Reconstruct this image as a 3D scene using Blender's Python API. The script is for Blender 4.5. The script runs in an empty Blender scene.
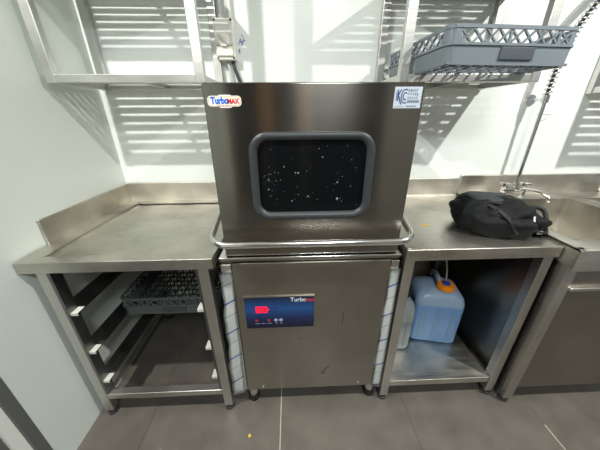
import bpy, bmesh, math, random
from mathutils import Vector, Matrix
random.seed(7)
S = bpy.context.scene
COL = S.collection
PI = math.pi

# ------------------------------------------------------------------ materials
def srgb(r, g, b):
    f = lambda c: (c/255/12.92) if c/255 <= .04045 else ((c/255+.055)/1.055)**2.4
    return (f(r), f(g), f(b), 1)

def new_mat(name):
    m = bpy.data.materials.new(name); m.use_nodes = True
    nt = m.node_tree
    return m, nt, nt.nodes['Principled BSDF']

def N(nt, t, **kw):
    n = nt.nodes.new(t)
    for k, v in kw.items(): setattr(n, k, v)
    return n

def plain(name, col, rough=.5, metal=0, coat=0, bump=0, bscale=60, trans=0, ior=1.45, spec=None, var=0):
    m, nt, b = new_mat(name)
    b.inputs['Base Color'].default_value = col
    b.inputs['Roughness'].default_value = rough
    b.inputs['Metallic'].default_value = metal
    b.inputs['Coat Weight'].default_value = coat
    b.inputs['Transmission Weight'].default_value = trans
    b.inputs['IOR'].default_value = ior
    if spec is not None: b.inputs['Specular IOR Level'].default_value = spec
    if bump or var:
        tc = N(nt, 'ShaderNodeTexCoord'); n = N(nt, 'ShaderNodeTexNoise')
        n.inputs['Scale'].default_value = bscale; n.inputs['Detail'].default_value = 4
        nt.links.new(tc.outputs['Object'], n.inputs['Vector'])
        if bump:
            bp = N(nt, 'ShaderNodeBump'); bp.inputs['Strength'].default_value = bump; bp.inputs['Distance'].default_value = .004
            nt.links.new(n.outputs['Fac'], bp.inputs['Height']); nt.links.new(bp.outputs['Normal'], b.inputs['Normal'])
        if var:
            mr = N(nt, 'ShaderNodeMapRange'); mr.inputs['To Min'].default_value = max(0, rough-var); mr.inputs['To Max'].default_value = min(1, rough+var)
            nt.links.new(n.outputs['Fac'], mr.inputs['Value']); nt.links.new(mr.outputs['Result'], b.inputs['Roughness'])
    return m

def steel(name, col, rough, aniso, axis=(1, 0, 0), stretch=(1, 60, 60), var=.1, smudge=0.0, bump=.02):
    m, nt, b = new_mat(name)
    b.inputs['Metallic'].default_value = 1
    b.inputs['Anisotropic'].default_value = aniso
    cv = N(nt, 'ShaderNodeCombineXYZ')
    for i in range(3): cv.inputs[i].default_value = axis[i]
    nt.links.new(cv.outputs[0], b.inputs['Tangent'])
    tc = N(nt, 'ShaderNodeTexCoord'); mp = N(nt, 'ShaderNodeMapping')
    mp.inputs['Scale'].default_value = stretch
    nt.links.new(tc.outputs['Object'], mp.inputs['Vector'])
    n = N(nt, 'ShaderNodeTexNoise'); n.inputs['Scale'].default_value = 6; n.inputs['Detail'].default_value = 3
    nt.links.new(mp.outputs['Vector'], n.inputs['Vector'])
    n2 = N(nt, 'ShaderNodeTexNoise'); n2.inputs['Scale'].default_value = 5; n2.inputs['Detail'].default_value = 5
    nt.links.new(tc.outputs['Object'], n2.inputs['Vector'])
    ad = N(nt, 'ShaderNodeMath', operation='ADD'); nt.links.new(n.outputs['Fac'], ad.inputs[0]); nt.links.new(n2.outputs['Fac'], ad.inputs[1])
    mr = N(nt, 'ShaderNodeMapRange'); mr.inputs['From Min'].default_value = .6; mr.inputs['From Max'].default_value = 1.4
    mr.inputs['To Min'].default_value = max(.04, rough-var); mr.inputs['To Max'].default_value = rough+var
    nt.links.new(ad.outputs[0], mr.inputs['Value']); nt.links.new(mr.outputs['Result'], b.inputs['Roughness'])
    rp = N(nt, 'ShaderNodeValToRGB')
    rp.color_ramp.elements[0].position = .36; rp.color_ramp.elements[1].position = .66
    rp.color_ramp.elements[0].color = tuple(c*(.86-smudge) for c in col[:3])+(1,)
    rp.color_ramp.elements[1].color = col
    nt.links.new(n2.outputs['Fac'], rp.inputs['Fac']); nt.links.new(rp.outputs['Color'], b.inputs['Base Color'])
    bp = N(nt, 'ShaderNodeBump'); bp.inputs['Strength'].default_value = bump; bp.inputs['Distance'].default_value = .001
    nt.links.new(n.outputs['Fac'], bp.inputs['Height']); nt.links.new(bp.outputs['Normal'], b.inputs['Normal'])
    return m

M = {}
M['hood'] = steel('brushed_hood_steel', (.31, .288, .255, 1), .19, .95, axis=(0, 0, 1), stretch=(.4, 90, 90), var=.015, bump=0)
M['body'] = steel('brushed_body_steel', (.36, .335, .29, 1), .31, .6, axis=(0, 0, 1), stretch=(.4, 90, 90), var=.03, bump=0)
M['deck'] = steel('worktop_steel', (.72, .69, .62, 1), .36, .2, smudge=.16, var=.17)
M['frame'] = steel('tube_steel', (.64, .62, .58, 1), .36, .2, axis=(0, 0, 1), stretch=(50, 50, 1))
M['shelf'] = steel('shelf_steel', (.66, .66, .63, 1), .42, .1)
M['rail'] = steel('runner_steel', (.22, .22, .215, 1), .45, .1)
M['chrome'] = plain('chrome', (.8, .8, .8, 1), .12, 1)
M['handle'] = plain('polished_tube', (.78, .77, .74, 1), .17, 1)
M['rubber'] = plain('gasket_rubber', srgb(52, 56, 58), .4)
M['glass'] = plain('dark_glass', (.004, .005, .006, 1), .06, spec=.25)
M['drop'] = plain('water_droplet', (.22, .27, .26, 1), .1, spec=.8)
m, nt, b = new_mat('printed_film')
tc = N(nt, 'ShaderNodeTexCoord'); sp = N(nt, 'ShaderNodeSeparateXYZ'); nt.links.new(tc.outputs['Object'], sp.inputs[0])
def mth(op, a, v):
    n_ = N(nt, 'ShaderNodeMath', operation=op)
    for i_, q_ in enumerate((a, v)):
        if isinstance(q_, float): n_.inputs[i_].default_value = q_
        else: nt.links.new(q_, n_.inputs[i_])
    return n_.outputs[0]
dg_ = mth('SUBTRACT', sp.outputs['Z'], mth('MULTIPLY', sp.outputs['X'], .55))
md = mth('MODULO', mth('ADD', dg_, 5.0), .145)
md2 = mth('MODULO', mth('ADD', dg_, 5.06), .145)
l1 = mth('LESS_THAN', md, .0065); l2 = mth('LESS_THAN', md2, .004)
m1 = N(nt, 'ShaderNodeMix', data_type='RGBA'); m1.inputs['A'].default_value = srgb(228, 232, 230); m1.inputs['B'].default_value = srgb(165, 180, 190); nt.links.new(l2, m1.inputs['Factor'])
m2 = N(nt, 'ShaderNodeMix', data_type='RGBA'); m2.inputs['B'].default_value = srgb(40, 85, 185); nt.links.new(m1.outputs['Result'], m2.inputs['A']); nt.links.new(l1, m2.inputs['Factor'])
nt.links.new(m2.outputs['Result'], b.inputs['Base Color']); b.inputs['Roughness'].default_value = .4
M['film'] = m
M['filmline'] = plain('film_print_blue', srgb(35, 80, 175), .4)
M['tape'] = plain('white_tape', srgb(188, 188, 180), .6)
M['rack'] = plain('grey_polypropylene', srgb(110, 120, 127), .42, bump=.1, bscale=150)
M['rackinshade'] = plain('rack_inside_shade', srgb(52, 58, 58), .35)  # rack grey darkened to carry the shade inside the lower rack
M['black'] = plain('black_plastic', srgb(22, 22, 24), .45)
M['dark'] = plain('dark_metal', srgb(60, 60, 60), .5, .3)
M['whitebox'] = plain('white_box_plastic', srgb(222, 222, 212), .35)
M['greybox'] = plain('grey_cover_plastic', srgb(200, 201, 194), .18)
M['cable'] = plain('cable_sheath', srgb(48, 50, 52), .5)
M['pipe'] = plain('grey_conduit', srgb(178, 180, 176), .4)
M['ink'] = plain('blue_marker', srgb(70, 95, 175), .6)
M['pencil'] = plain('grey_marker', srgb(120, 140, 135), .6)
M['label'] = plain('sticker_white', srgb(226, 228, 224), .35)
M['silver'] = plain('sticker_silver', srgb(185, 196, 208), .35)
M['navy'] = plain('print_navy', srgb(32, 52, 110), .5)
M['txblue'] = plain('print_blue', srgb(20, 100, 205), .5)
M['txred'] = plain('print_red', srgb(205, 45, 35), .5)
M['txgrey'] = plain('print_grey', srgb(120, 128, 142), .5)
M['txgold'] = plain('print_gold', srgb(205, 185, 130), .5)
M['txwhite'] = plain('print_white', srgb(205, 215, 225), .5)
M['orange'] = plain('orange_cap', srgb(235, 140, 20), .35)
M['bluecap'] = plain('blue_plug', srgb(25, 60, 160), .35)
M['bag'] = plain('black_nylon', srgb(13, 15, 17), .75, bump=.7, bscale=60, spec=.25)
M['bag2'] = plain('grey_mesh_panel', srgb(40, 44, 47), .6, spec=.3, bump=.3, bscale=300)
M['webbing'] = plain('black_webbing', srgb(18, 18, 20), .7, bump=.4, bscale=400)
M['zip'] = plain('zip_grey', srgb(150, 152, 150), .4, .5)
M['yellow'] = plain('yellow_scrap', srgb(200, 165, 60), .6)
M['doordark'] = plain('door_frame_grey', srgb(92, 94, 92), .35)
M['doorwhite'] = plain('door_leaf_white', srgb(225, 226, 220), .3)
M['seal'] = plain('silicone_seal', srgb(150, 148, 138), .5)
M['scuff'] = plain('scuff_mark', srgb(60, 56, 50), .7)

def emat(name, col, s):
    m, nt, b = new_mat(name)
    b.inputs['Base Color'].default_value = (0.02, 0, 0, 1)
    b.inputs['Emission Color'].default_value = col; b.inputs['Emission Strength'].default_value = s
    return m
M['led'] = emat('red_led', (1, .01, .06, 1), 1.0)
M['leddim'] = emat('dim_red_led', (1, .05, .05, 1), .25)
M['ledwhite'] = plain('panel_icon_grey', srgb(150, 160, 180), .4)

# jerrycan plastic: cloudy translucent shell, blue where liquid stands behind it
def jerry_mat(name, empty, full, level):
    m, nt, b = new_mat(name)
    tc = N(nt, 'ShaderNodeTexCoord'); sp = N(nt, 'ShaderNodeSeparateXYZ'); nt.links.new(tc.outputs['Object'], sp.inputs[0])
    mr = N(nt, 'ShaderNodeMapRange'); mr.inputs['From Min'].default_value = level-.006; mr.inputs['From Max'].default_value = level+.006
    nt.links.new(sp.outputs['Z'], mr.inputs['Value'])
    mx = N(nt, 'ShaderNodeMix', data_type='RGBA'); nt.links.new(mr.outputs['Result'], mx.inputs['Factor'])
    mx.inputs['A'].default_value = full; mx.inputs['B'].default_value = empty
    nt.links.new(mx.outputs['Result'], b.inputs['Base Color'])
    b.inputs['Roughness'].default_value = .32
    b.inputs['Subsurface Weight'].default_value = .35; b.inputs['Subsurface Radius'].default_value = (.02, .03, .05); b.inputs['Subsurface Scale'].default_value = .6
    return m
M['jerryblue'] = jerry_mat('blue_filled_jerrycan', srgb(150, 170, 195), srgb(112, 150, 198), .255)
M['jerrygrey'] = jerry_mat('cloudy_jerrycan', srgb(150, 158, 160), srgb(122, 132, 136), .2)

# display gradient panel (a printed foil)
m, nt, b = new_mat('control_foil')
tc = N(nt, 'ShaderNodeTexCoord'); sp = N(nt, 'ShaderNodeSeparateXYZ'); nt.links.new(tc.outputs['Object'], sp.inputs[0])
rp = N(nt, 'ShaderNodeValToRGB'); mr = N(nt, 'ShaderNodeMapRange')
mr.inputs['From Min'].default_value = .50; mr.inputs['From Max'].default_value = .65
nt.links.new(sp.outputs['Z'], mr.inputs['Value']); nt.links.new(mr.outputs['Result'], rp.inputs['Fac'])
e = rp.color_ramp.elements; e[0].position = 0; e[0].color = srgb(14, 16, 38); e[1].position = 1; e[1].color = srgb(20, 28, 52)
x = rp.color_ramp.elements.new(.62); x.color = srgb(30, 72, 128); x = rp.color_ramp.elements.new(.3); x.color = srgb(22, 34, 74)
nt.links.new(rp.outputs['Color'], b.inputs['Base Color']); b.inputs['Roughness'].default_value = .25
M['foil'] = m

def wall_mat(name, col, rough, coat):
    m, nt, b = new_mat(name)
    tc = N(nt, 'ShaderNodeTexCoord'); n = N(nt, 'ShaderNodeTexNoise'); n.inputs['Scale'].default_value = 1.6; n.inputs['Detail'].default_value = 3
    nt.links.new(tc.outputs['Object'], n.inputs['Vector'])
    bp = N(nt, 'ShaderNodeBump'); bp.inputs['Strength'].default_value = .12; bp.inputs['Distance'].default_value = .02
    nt.links.new(n.outputs['Fac'], bp.inputs['Height']); nt.links.new(bp.outputs['Normal'], b.inputs['Coat Normal'])
    b.inputs['Base Color'].default_value = col; b.inputs['Roughness'].default_value = rough
    b.inputs['Coat Weight'].default_value = coat; b.inputs['Coat Roughness'].default_value = .15
    return m
M['wall'] = wall_mat('white_wall_panel', srgb(222, 228, 224), .5, .10)
M['wallL'] = wall_mat('white_side_panel', srgb(214, 221, 215), .4, .3)
M['rear'] = plain('rear_wall_grey', srgb(50, 49, 47), .6)
M['midgrey'] = plain('mid_grey_reflected_strip', srgb(150, 150, 146), .6)  # for the unseen strip added at the right of the hood's reflection
M['brown'] = plain('brown_reflected_strip', srgb(128, 98, 80), .5)  # for unseen strips added so the hood mirrors reddish streaks
M['ceil'] = plain('ceiling_paint', srgb(215, 215, 210), .8)

# floor tiles
m, nt, b = new_mat('dark_floor_tile')
tc = N(nt, 'ShaderNodeTexCoord'); mp = N(nt, 'ShaderNodeMapping'); mp.inputs['Location'].default_value = (.07, -.3, 0)
nt.links.new(tc.outputs['Object'], mp.inputs['Vector'])
br = N(nt, 'ShaderNodeTexBrick', offset=0, squash=1); br.inputs['Scale'].default_value = 1
br.inputs['Brick Width'].default_value = .6; br.inputs['Row Height'].default_value = 1.2; br.inputs['Mortar Size'].default_value = .0022; br.inputs['Mortar Smooth'].default_value = .2
br.inputs['Color1'].default_value = srgb(86, 82, 76); br.inputs['Color2'].default_value = srgb(90, 86, 80); 
nt.links.new(mp.outputs['Vector'], br.inputs['Vector'])
gn = N(nt, 'ShaderNodeSeparateXYZ'); nt.links.new(tc.outputs['Object'], gn.inputs[0])
def fm(op, a, v):
    n_ = N(nt, 'ShaderNodeMath', operation=op)
    for i_, q_ in enumerate((a, v)):
        if isinstance(q_, float): n_.inputs[i_].default_value = q_
        elif q_ is not None: nt.links.new(q_, n_.inputs[i_])
    return n_.outputs[0]
g1 = fm('LESS_THAN', fm('ABSOLUTE', fm('ADD', gn.outputs['X'], .07), None), .2)
g2 = fm('MULTIPLY', fm('GREATER_THAN', gn.outputs['X'], .9), fm('LESS_THAN', gn.outputs['Y'], .63))
gr = N(nt, 'ShaderNodeMix', data_type='RGBA'); gr.inputs['A'].default_value = srgb(66, 64, 60); gr.inputs['B'].default_value = srgb(165, 162, 152)
nt.links.new(fm('MAXIMUM', g1, g2), gr.inputs['Factor'])
nt.links.new(gr.outputs['Result'], br.inputs['Mortar'])
n = N(nt, 'ShaderNodeTexNoise'); n.inputs['Scale'].default_value = 9; n.inputs['Detail'].default_value = 8; nt.links.new(tc.outputs['Object'], n.inputs['Vector'])
rp = N(nt, 'ShaderNodeValToRGB'); rp.color_ramp.elements[0].position = .3; rp.color_ramp.elements[0].color = (.82, .82, .82, 1); rp.color_ramp.elements[1].position = .7; rp.color_ramp.elements[1].color = (1.12, 1.11, 1.08, 1)
nt.links.new(n.outputs['Fac'], rp.inputs['Fac'])
mx = N(nt, 'ShaderNodeMix', data_type='RGBA', blend_type='MULTIPLY'); mx.inputs['Factor'].default_value = 1
nt.links.new(br.outputs['Color'], mx.inputs['A']); nt.links.new(rp.outputs['Color'], mx.inputs['B']); nt.links.new(mx.outputs['Result'], b.inputs['Base Color'])
mr = N(nt, 'ShaderNodeMapRange'); mr.inputs['To Min'].default_value = .28; mr.inputs['To Max'].default_value = .5
nt.links.new(n.outputs['Fac'], mr.inputs['Value']); nt.links.new(mr.outputs['Result'], b.inputs['Roughness'])
M['floor'] = m

# ------------------------------------------------------------------ mesh helpers
WL = {}
class MB:
    def __init__(s): s.bm = bmesh.new()
    def _add(s, b2, mat=None):
        if mat is not None: bmesh.ops.transform(b2, matrix=mat, verts=b2.verts)
        me = bpy.data.meshes.new('tmp'); b2.to_mesh(me); b2.free(); s.bm.from_mesh(me); bpy.data.meshes.remove(me)
    def box(s, x0, x1, y0, y1, z0, z1, bev=0, seg=2, mat=None):
        b2 = bmesh.new(); bmesh.ops.create_cube(b2, size=1)
        for v in b2.verts: v.co = Vector(((x0+x1)/2+v.co.x*(x1-x0), (y0+y1)/2+v.co.y*(y1-y0), (z0+z1)/2+v.co.z*(z1-z0)))
        if bev: bmesh.ops.bevel(b2, geom=list(b2.edges), offset=bev, segments=seg, affect='EDGES', profile=.5)
        s._add(b2, mat); return s
    def bar(s, a, b, w, h=None, bev=0):      # rectangular bar from a to b
        a, b = Vector(a), Vector(b); d = b-a; L = d.length; h = h or w
        q = d.to_track_quat('X', 'Z').to_matrix().to_4x4()
        return s.box(0, L, -w/2, w/2, -h/2, h/2, bev, 2, Matrix.Translation(a) @ q)
    def tube(s, pts, r, seg=12, cap=True):
        pts = [Vector(p) for p in pts]; rs = r if isinstance(r, (list, tuple)) else [r]*len(pts)
        b2 = bmesh.new(); rings = []; up = None
        for i, p in enumerate(pts):
            t = (pts[min(i+1, len(pts)-1)]-pts[max(i-1, 0)]).normalized()
            if up is None:
                up = t.orthogonal().normalized()
            else:
                up = (up-t*up.dot(t)).normalized()
            w = t.cross(up)
            rings.append([b2.verts.new(p+(up*math.cos(2*PI*k/seg)+w*math.sin(2*PI*k/seg))*rs[i]) for k in range(seg)])
        for a, b in zip(rings, rings[1:]):
            for k in range(seg): b2.faces.new((a[k], a[(k+1) % seg], b[(k+1) % seg], b[k]))
        if cap: b2.faces.new(rings[0][::-1]); b2.faces.new(rings[-1])
        bmesh.ops.recalc_face_normals(b2, faces=b2.faces)
        s._add(b2); return s
    def cyl(s, a, b, r, r2=None, seg=24): return s.tube([a, b], [r, r if r2 is None else r2], seg)
    def lathe(s, c, prof, seg=28, axis='Z'):
        b2 = bmesh.new(); rings = []
        for r, z in prof:
            rings.append([b2.verts.new((r*math.cos(2*PI*k/seg), r*math.sin(2*PI*k/seg), z)) for k in range(seg)])
        for a, b in zip(rings, rings[1:]):
            for k in range(seg): b2.faces.new((a[k], a[(k+1) % seg], b[(k+1) % seg], b[k]))
        b2.faces.new(rings[0][::-1]); b2.faces.new(rings[-1])
        bmesh.ops.recalc_face_normals(b2, faces=b2.faces)
        m = Matrix.Translation(c)
        if axis == 'Y': m = m @ Matrix.Rotation(PI/2, 4, 'X')      # local z -> -y
        s._add(b2, m); return s
    def prism(s, poly, axis, a, b, bev=0):    # polygon extruded along an axis; poly in the other two coordinates
        b2 = bmesh.new()
        def P(u, v, w):
            return {'X': (w, u, v), 'Y': (u, w, v), 'Z': (u, v, w)}[axis]
        A = [b2.verts.new(P(u, v, a)) for u, v in poly]; B = [b2.verts.new(P(u, v, b)) for u, v in poly]
        n = len(poly); b2.faces.new(A); b2.faces.new(B)
        for k in range(n): b2.faces.new((A[k], A[(k+1) % n], B[(k+1) % n], B[k]))
        bmesh.ops.recalc_face_normals(b2, faces=b2.faces)
        if bev: bmesh.ops.bevel(b2, geom=list(b2.edges), offset=bev, segments=2, affect='EDGES', profile=.5)
        s._add(b2); return s
    def ring(s, outer, inner, axis, a, b):   # frame: two loops with the same count
        b2 = bmesh.new()
        def P(p, w):
            u, v = p; return {'X': (w, u, v), 'Y': (u, w, v), 'Z': (u, v, w)}[axis]
        L = [[b2.verts.new(P(p, w)) for p in lp] for lp, w in ((outer, a), (inner, a), (inner, b), (outer, b))]
        n = len(outer)
        for i in range(4):
            X, Y = L[i], L[(i+1) % 4]
            for k in range(n): b2.faces.new((X[k], X[(k+1) % n], Y[(k+1) % n], Y[k]))
        bmesh.ops.recalc_face_normals(b2, faces=b2.faces)
        s._add(b2); return s
    def build(s, name, mat, parent=None, smooth=False, auto=True):
        me = bpy.data.meshes.new(name)
        if parent is not None:
            o0 = WL[parent.name]; bmesh.ops.translate(s.bm, verts=s.bm.verts, vec=-o0)
        s.bm.to_mesh(me); s.bm.free()
        o = bpy.data.objects.new(name, me); COL.objects.link(o); me.materials.append(M[mat] if isinstance(mat, str) else mat)
        WL[o.name] = Vector((0, 0, 0)) if parent is None else WL[parent.name].copy()
        if parent is not None: o.parent = parent
        if smooth or auto:
            for p in me.polygons: p.use_smooth = True
            if not smooth:
                me.set_sharp_from_angle(angle=math.radians(50))
                wn = o.modifiers.new('face_weighted_normals', 'WEIGHTED_NORMAL'); wn.keep_sharp = True; wn.weight = 100
        return o

def rrect(x0, x1, z0, z1, r, n=8):
    out = []
    for cx, cz, a0 in ((x1-r, z1-r, 0), (x0+r, z1-r, 90), (x0+r, z0+r, 180), (x1-r, z0+r, 270)):
        for k in range(n+1):
            a = math.radians(a0+90*k/n); out.append((cx+r*math.cos(a), cz+r*math.sin(a)))
    return out

def tag(o, label=None, cat=None, group=None, kind=None):
    if label: o['label'] = label
    if cat: o['category'] = cat
    if group: o['group'] = group
    if kind: o['kind'] = kind
    return o
def thing(name, label, cat, loc, group=None):
    o = bpy.data.objects.new(name, None); COL.objects.link(o); o.location = loc; o.empty_display_size = .05
    WL[o.name] = Vector(loc); return tag(o, label, cat, group)

def text_part(name, body, size, loc, mat, parent, rot=(PI/2, 0, 0), extrude=.0003, align='LEFT', bold=0, sx=1, shear=0):
    cu = bpy.data.curves.new(name, 'FONT'); cu.body = body; cu.size = size; cu.extrude = extrude; cu.align_x = align; cu.offset = bold; cu.shear = shear
    t = bpy.data.objects.new(name, cu); COL.objects.link(t)
    dg = bpy.context.evaluated_depsgraph_get(); me = bpy.data.meshes.new_from_object(t.evaluated_get(dg))
    bpy.data.objects.remove(t); bpy.data.curves.remove(cu)
    mt = Matrix.Translation(Vector(loc)-WL[parent.name]) @ Matrix.Rotation(rot[2], 4, 'Z') @ Matrix.Rotation(rot[1], 4, 'Y') @ Matrix.Rotation(rot[0], 4, 'X') @ Matrix.Diagonal((sx, 1, 1, 1))
    me.transform(mt); me.materials.clear(); me.materials.append(M[mat])
    o = bpy.data.objects.new(name, me); COL.objects.link(o); o.parent = parent; WL[o.name] = WL[parent.name].copy()
    return o

# ------------------------------------------------------------------ setting
LW, BW = -.932, 1.425
def struct(name, mb, mat): return tag(mb.build(name, mat, auto=False), kind='structure')
struct('floor', MB().box(-1.1, 3.2, -2.2, BW+.1, -.1, 0), 'floor')
struct('wall_back', MB().box(-1.1, 3.2, BW, BW+.1, 0, 2.6), 'wall')
struct('wall_left', MB().box(LW-.1, LW, .566, BW, 0, 2.6), 'wallL')
struct('ceiling', MB().box(-1.1, 3.2, -2.2, BW+.1, 2.6, 2.7), 'ceil')
struct('wall_rear', MB().box(-1.1, 3.2, -2.3, -2.2, 0, 2.6), 'rear')
struct('reflected_strip_1', MB().box(-1.03, -.86, -2.2, -2.18, 0, 2.5), 'ceil')  # unseen strips, this and the next three, added for streaks reflected in the hood
struct('reflected_strip_2', MB().box(-.42, -.22, -2.2, -2.18, 0, 2.5), 'brown')
struct('reflected_strip_3', MB().box(.12, .30, -2.2, -2.18, 0, 2.5), 'brown')
struct('reflected_strip_4', MB().box(1.35, 2.3, -2.2, -2.18, 0, 2.5), 'midgrey')
struct('trim_1', MB().box(LW-.08, LW+.002, .530, .566, 0, 2.2, .002), 'doordark')
d = struct('door_1', MB().box(LW-.07, LW-.004, -.42, .530, .01, 2.2, .002), 'doorwhite')
MB().box(LW-.006, LW+.004, -.40, .485, .02, 2.18, .002).build('door_panel', 'doordark', d)
struct('wall_left_rear', MB().box(LW-.1, LW, -2.2, -.42, 0, 2.6), 'wallL').name = 'wall_rear_left'
struct('trim_2', MB().box(LW-.1, LW, -.42, .566, 2.2, 2.6), 'wallL')

# ------------------------------------------------------------------ work tables
TZ = .85
def leg(x, y, z0, z1, parent, w=.038):
    l = MB().box(x-w/2, x+w/2, y-w/2, y+w/2, z0+.03, z1, .003).build('leg', 'frame', parent)
    MB().cyl((x, y, z0), (x, y, z0+.012), .021).cyl((x, y, z0+.01), (x, y, z0+.032), .014).build('foot', 'dark', l)
    return l

# left table
t = thing('rack_table', 'stainless steel worktop table with dish rack runners below, in the left corner', 'work table', (-.6, 1.08, 0))
x0, x1, y0, y1 = -.925, -.275, .742, 1.42
tp = MB()
tp.box(x0+.068, x1-.012, y0+.035, y1-.06, TZ-.014, TZ-.010)                # sunken plate
tp.prism([(x0, y0), (x0+.07, y0+.04), (x0+.07, y1-.06), (x0, y1)], 'Z', TZ-.004, TZ)
tp.prism([(x0, y0), (x1, y0), (x1, y0+.04), (x0+.07, y0+.04)], 'Z', TZ-.004, TZ)
tp.prism([(x0+.07, y1-.06), (x1, y1-.06), (x1, y1), (x0, y1)], 'Z', TZ-.004, TZ)
tp.box(x1-.014, x1, y0+.04, y1-.06, TZ-.008, TZ-.002)
tp.prism([(x0+.062, TZ-.013), (x0+.074, TZ-.013), (x0+.070, TZ), (x0+.066, TZ)], 'Y', y0+.04, y1-.06)
tp.box(x0, x1, y0-.002, y0+.002, TZ-.042, TZ-.001, .001)
tp.box(x1-.004, x1, y0, y1, TZ-.042, TZ-.004)
tp.box(x0, x0+.004, y0, y1, TZ-.042, TZ-.004)
tp.build('worktop', 'deck', t)
MB().box(x0, x1, BW-.020, BW-.003, TZ-.002, TZ+.105, .003).build('splashback', 'deck', t)
MB().box(LW+.003, LW+.012, y0+.13, BW-.020, TZ-.002, TZ+.10, .003).build('side_splashback', 'deck', t)
for lx in (-.872, -.318):
    for ly in (.775, 1.385): leg(lx, ly, 0, TZ-.04, t)
MB().box(-.853, -.337, .757, .792, .112, .142, .003).build('crossbar', 'frame', t)
MB().box(-.853, -.337, 1.37, 1.40, .112, .142, .003).build('crossbar', 'frame', t)
for sx in (-.872, -.318):
    MB().box(sx-.015, sx+.015, .794, 1.366, .112, .142, .003).build('side_rail', 'frame', t)
MB().box(-.853, -.845, .758, .80, .15, TZ-.042).build('runner_bracket', 'rail', t)
MB().box(-.345, -.337, .758, .80, .15, TZ-.042).build('runner_bracket', 'rail', t)
for z in (.61, .405, .225):
    for s_, bx in ((1, -.853), (-1, -.337)):
        r = MB().box(min(bx, bx+s_*.036), max(bx, bx+s_*.036), .765, 1.38, z-.0015, z+.0015).box(min(bx, bx+s_*.003), max(bx, bx+s_*.003), .765, 1.38, z, z+.045).build('rack_runner', 'rail', t)
        MB().box(min(bx+s_*.003, bx+s_*.034), max(bx+s_*.003, bx+s_*.034), .7635, .80, z+.0016, z+.0022).box(min(bx, bx+s_*.034), max(bx, bx+s_*.034), .7625, .7645, z-.010, z+.002).build('white_tape', 'tape', r)

# right table
t = thing('open_cabinet_table', 'stainless steel worktop cabinet with open front beneath a black bag', 'work table', (.7, 1.09, 0))
x0, x1, y0, y1 = .412, .992, .765, 1.42
tp = MB()
tp.box(x0, x1, y0, y1, TZ-.004, TZ, .001)
tp.box(x0, x1, y0-.002, y0+.002, TZ-.045, TZ-.001, .001)
tp.box(x0, x0+.004, y0, y1, TZ-.045, TZ-.003); tp.box(x1-.004, x1, y0, y1, TZ-.045, TZ-.003)
tp.box(x0, x0+.012, y0, y1, TZ, TZ+.004, .0015)
tp.build('worktop', 'deck', t)
sb = MB().box(x0, x1-.012, BW-.020, BW-.003, TZ-.002, TZ+.105, .003).box(x0, x1-.012, BW-.035, BW-.018, TZ-.002, TZ+.008, .003)
sb.build('splashback', 'deck', t)
for lx in (.434, .965):
    for ly in (.79, 1.385): leg(lx, ly, 0, TZ-.045, t)
MB().box(.980, .986, .81, 1.40, .10, TZ-.046).build('side_panel', 'body', t)
MB().box(.4145, .418, .81, 1.366, .10, TZ-.046).build('side_panel', 'body', t)
MB().box(.44, .96, 1.404, 1.409, .10, TZ-.046).build('back_panel', 'body', t)
sh = MB().box(.455, .943, .78, 1.36, .122, .126).box(.455, .943, .775, .781, .092, .126, .001)
sh.box(.455, .943, 1.355, 1.36, .126, .14)
sh.build('lower_shelf', 'deck', t)

# ------------------------------------------------------------------ sink unit
t = thing('double_sink', 'stainless steel sink unit with deep basins at the right edge', 'sink', (1.6, 1.06, 0))
SX0, SX1, SY0 = .998, 2.35, .715
bx0, bx1, by0, by1 = 1.065, 1.56, .795, 1.285
cx0, cx1 = 1.66, 2.25
SZ = .858
tp = MB()
tp.box(SX0, bx0, SY0, 1.42, SZ-.004, SZ).box(bx1, cx0, by0, by1, SZ-.004, SZ).box(cx1, SX1, SY0, 1.42, SZ-.004, SZ)
tp.box(bx0, cx1, SY0, by0, SZ-.004, SZ).box(bx0, cx1, by1, 1.42, SZ-.004, SZ)
tp.box(SX0, SX0+.02, SY0, 1.40, SZ, SZ+.006, .002).box(SX0, SX1, SY0, SY0+.018, SZ, SZ+.006, .002)
tp.box(SX0, SX1, SY0-.002, SY0+.002, SZ-.085, SZ+.001, .001).box(SX0, SX0+.004, SY0, 1.42, SZ-.07, SZ)
tp.build('worktop', 'deck', t)
for a, b_, nm in ((bx0, bx1, 'basin'), (cx0, cx1, 'basin')):
    bs = MB(); o = rrect(a, b_, by0, by1, .022, 5); i2 = rrect(a+.002, b_-.002, by0+.002, by1-.002, .02, 5)
    bs.ring(o, i2, 'Z', SZ-.26, SZ+.001)
    bs.prism(o, 'Z', SZ-.262, SZ-.259)
    k = bs.build(nm, 'deck', t)
    MB().lathe(((a+b_)/2, (by0+by1)/2, SZ-.259), [(.045, 0), (.045, .003), (.03, .004), (.02, .001)]).build('drain', 'chrome', k)
MB().box(SX0, SX1, BW-.024, BW-.003, SZ-.002, SZ+.112, .004).build('splashback', 'deck', t)
for lx in (1.028, 2.3):
    for ly in (.752, 1.385): leg(lx, ly, 0, SZ-.07, t, .042)
MB().box(1.050, 2.28, .735, .745, .69, SZ-.085).build('upper_panel', 'body', t)
MB().box(1.050, 2.28, .722, .752, .675, .69, .003).build('ledge', 'deck', t)
MB().box(1.050, 2.28, .738, .75, .10, .672, .002).build('front_panel', 'body', t)
MB().box(1.004, 1.009, .775, 1.36, .10, SZ-.07).build('side_panel', 'body', t)

# ------------------------------------------------------------------ hood dishwasher
t = thing('hood_dishwasher', 'stainless steel pass-through hood dishwasher with dark window and blue control display', 'dishwasher', (.07, 1.08, 0))
HX0, HX1, HY0, HY1 = -.239, .386, .785, 1.34
h = MB()
wx0, wx1, wz0, wz1 = -.126, .262, .972, 1.250
ou = rrect(wx0+.012, wx1-.012, wz0+.012, wz1-.012, .045)
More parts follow.
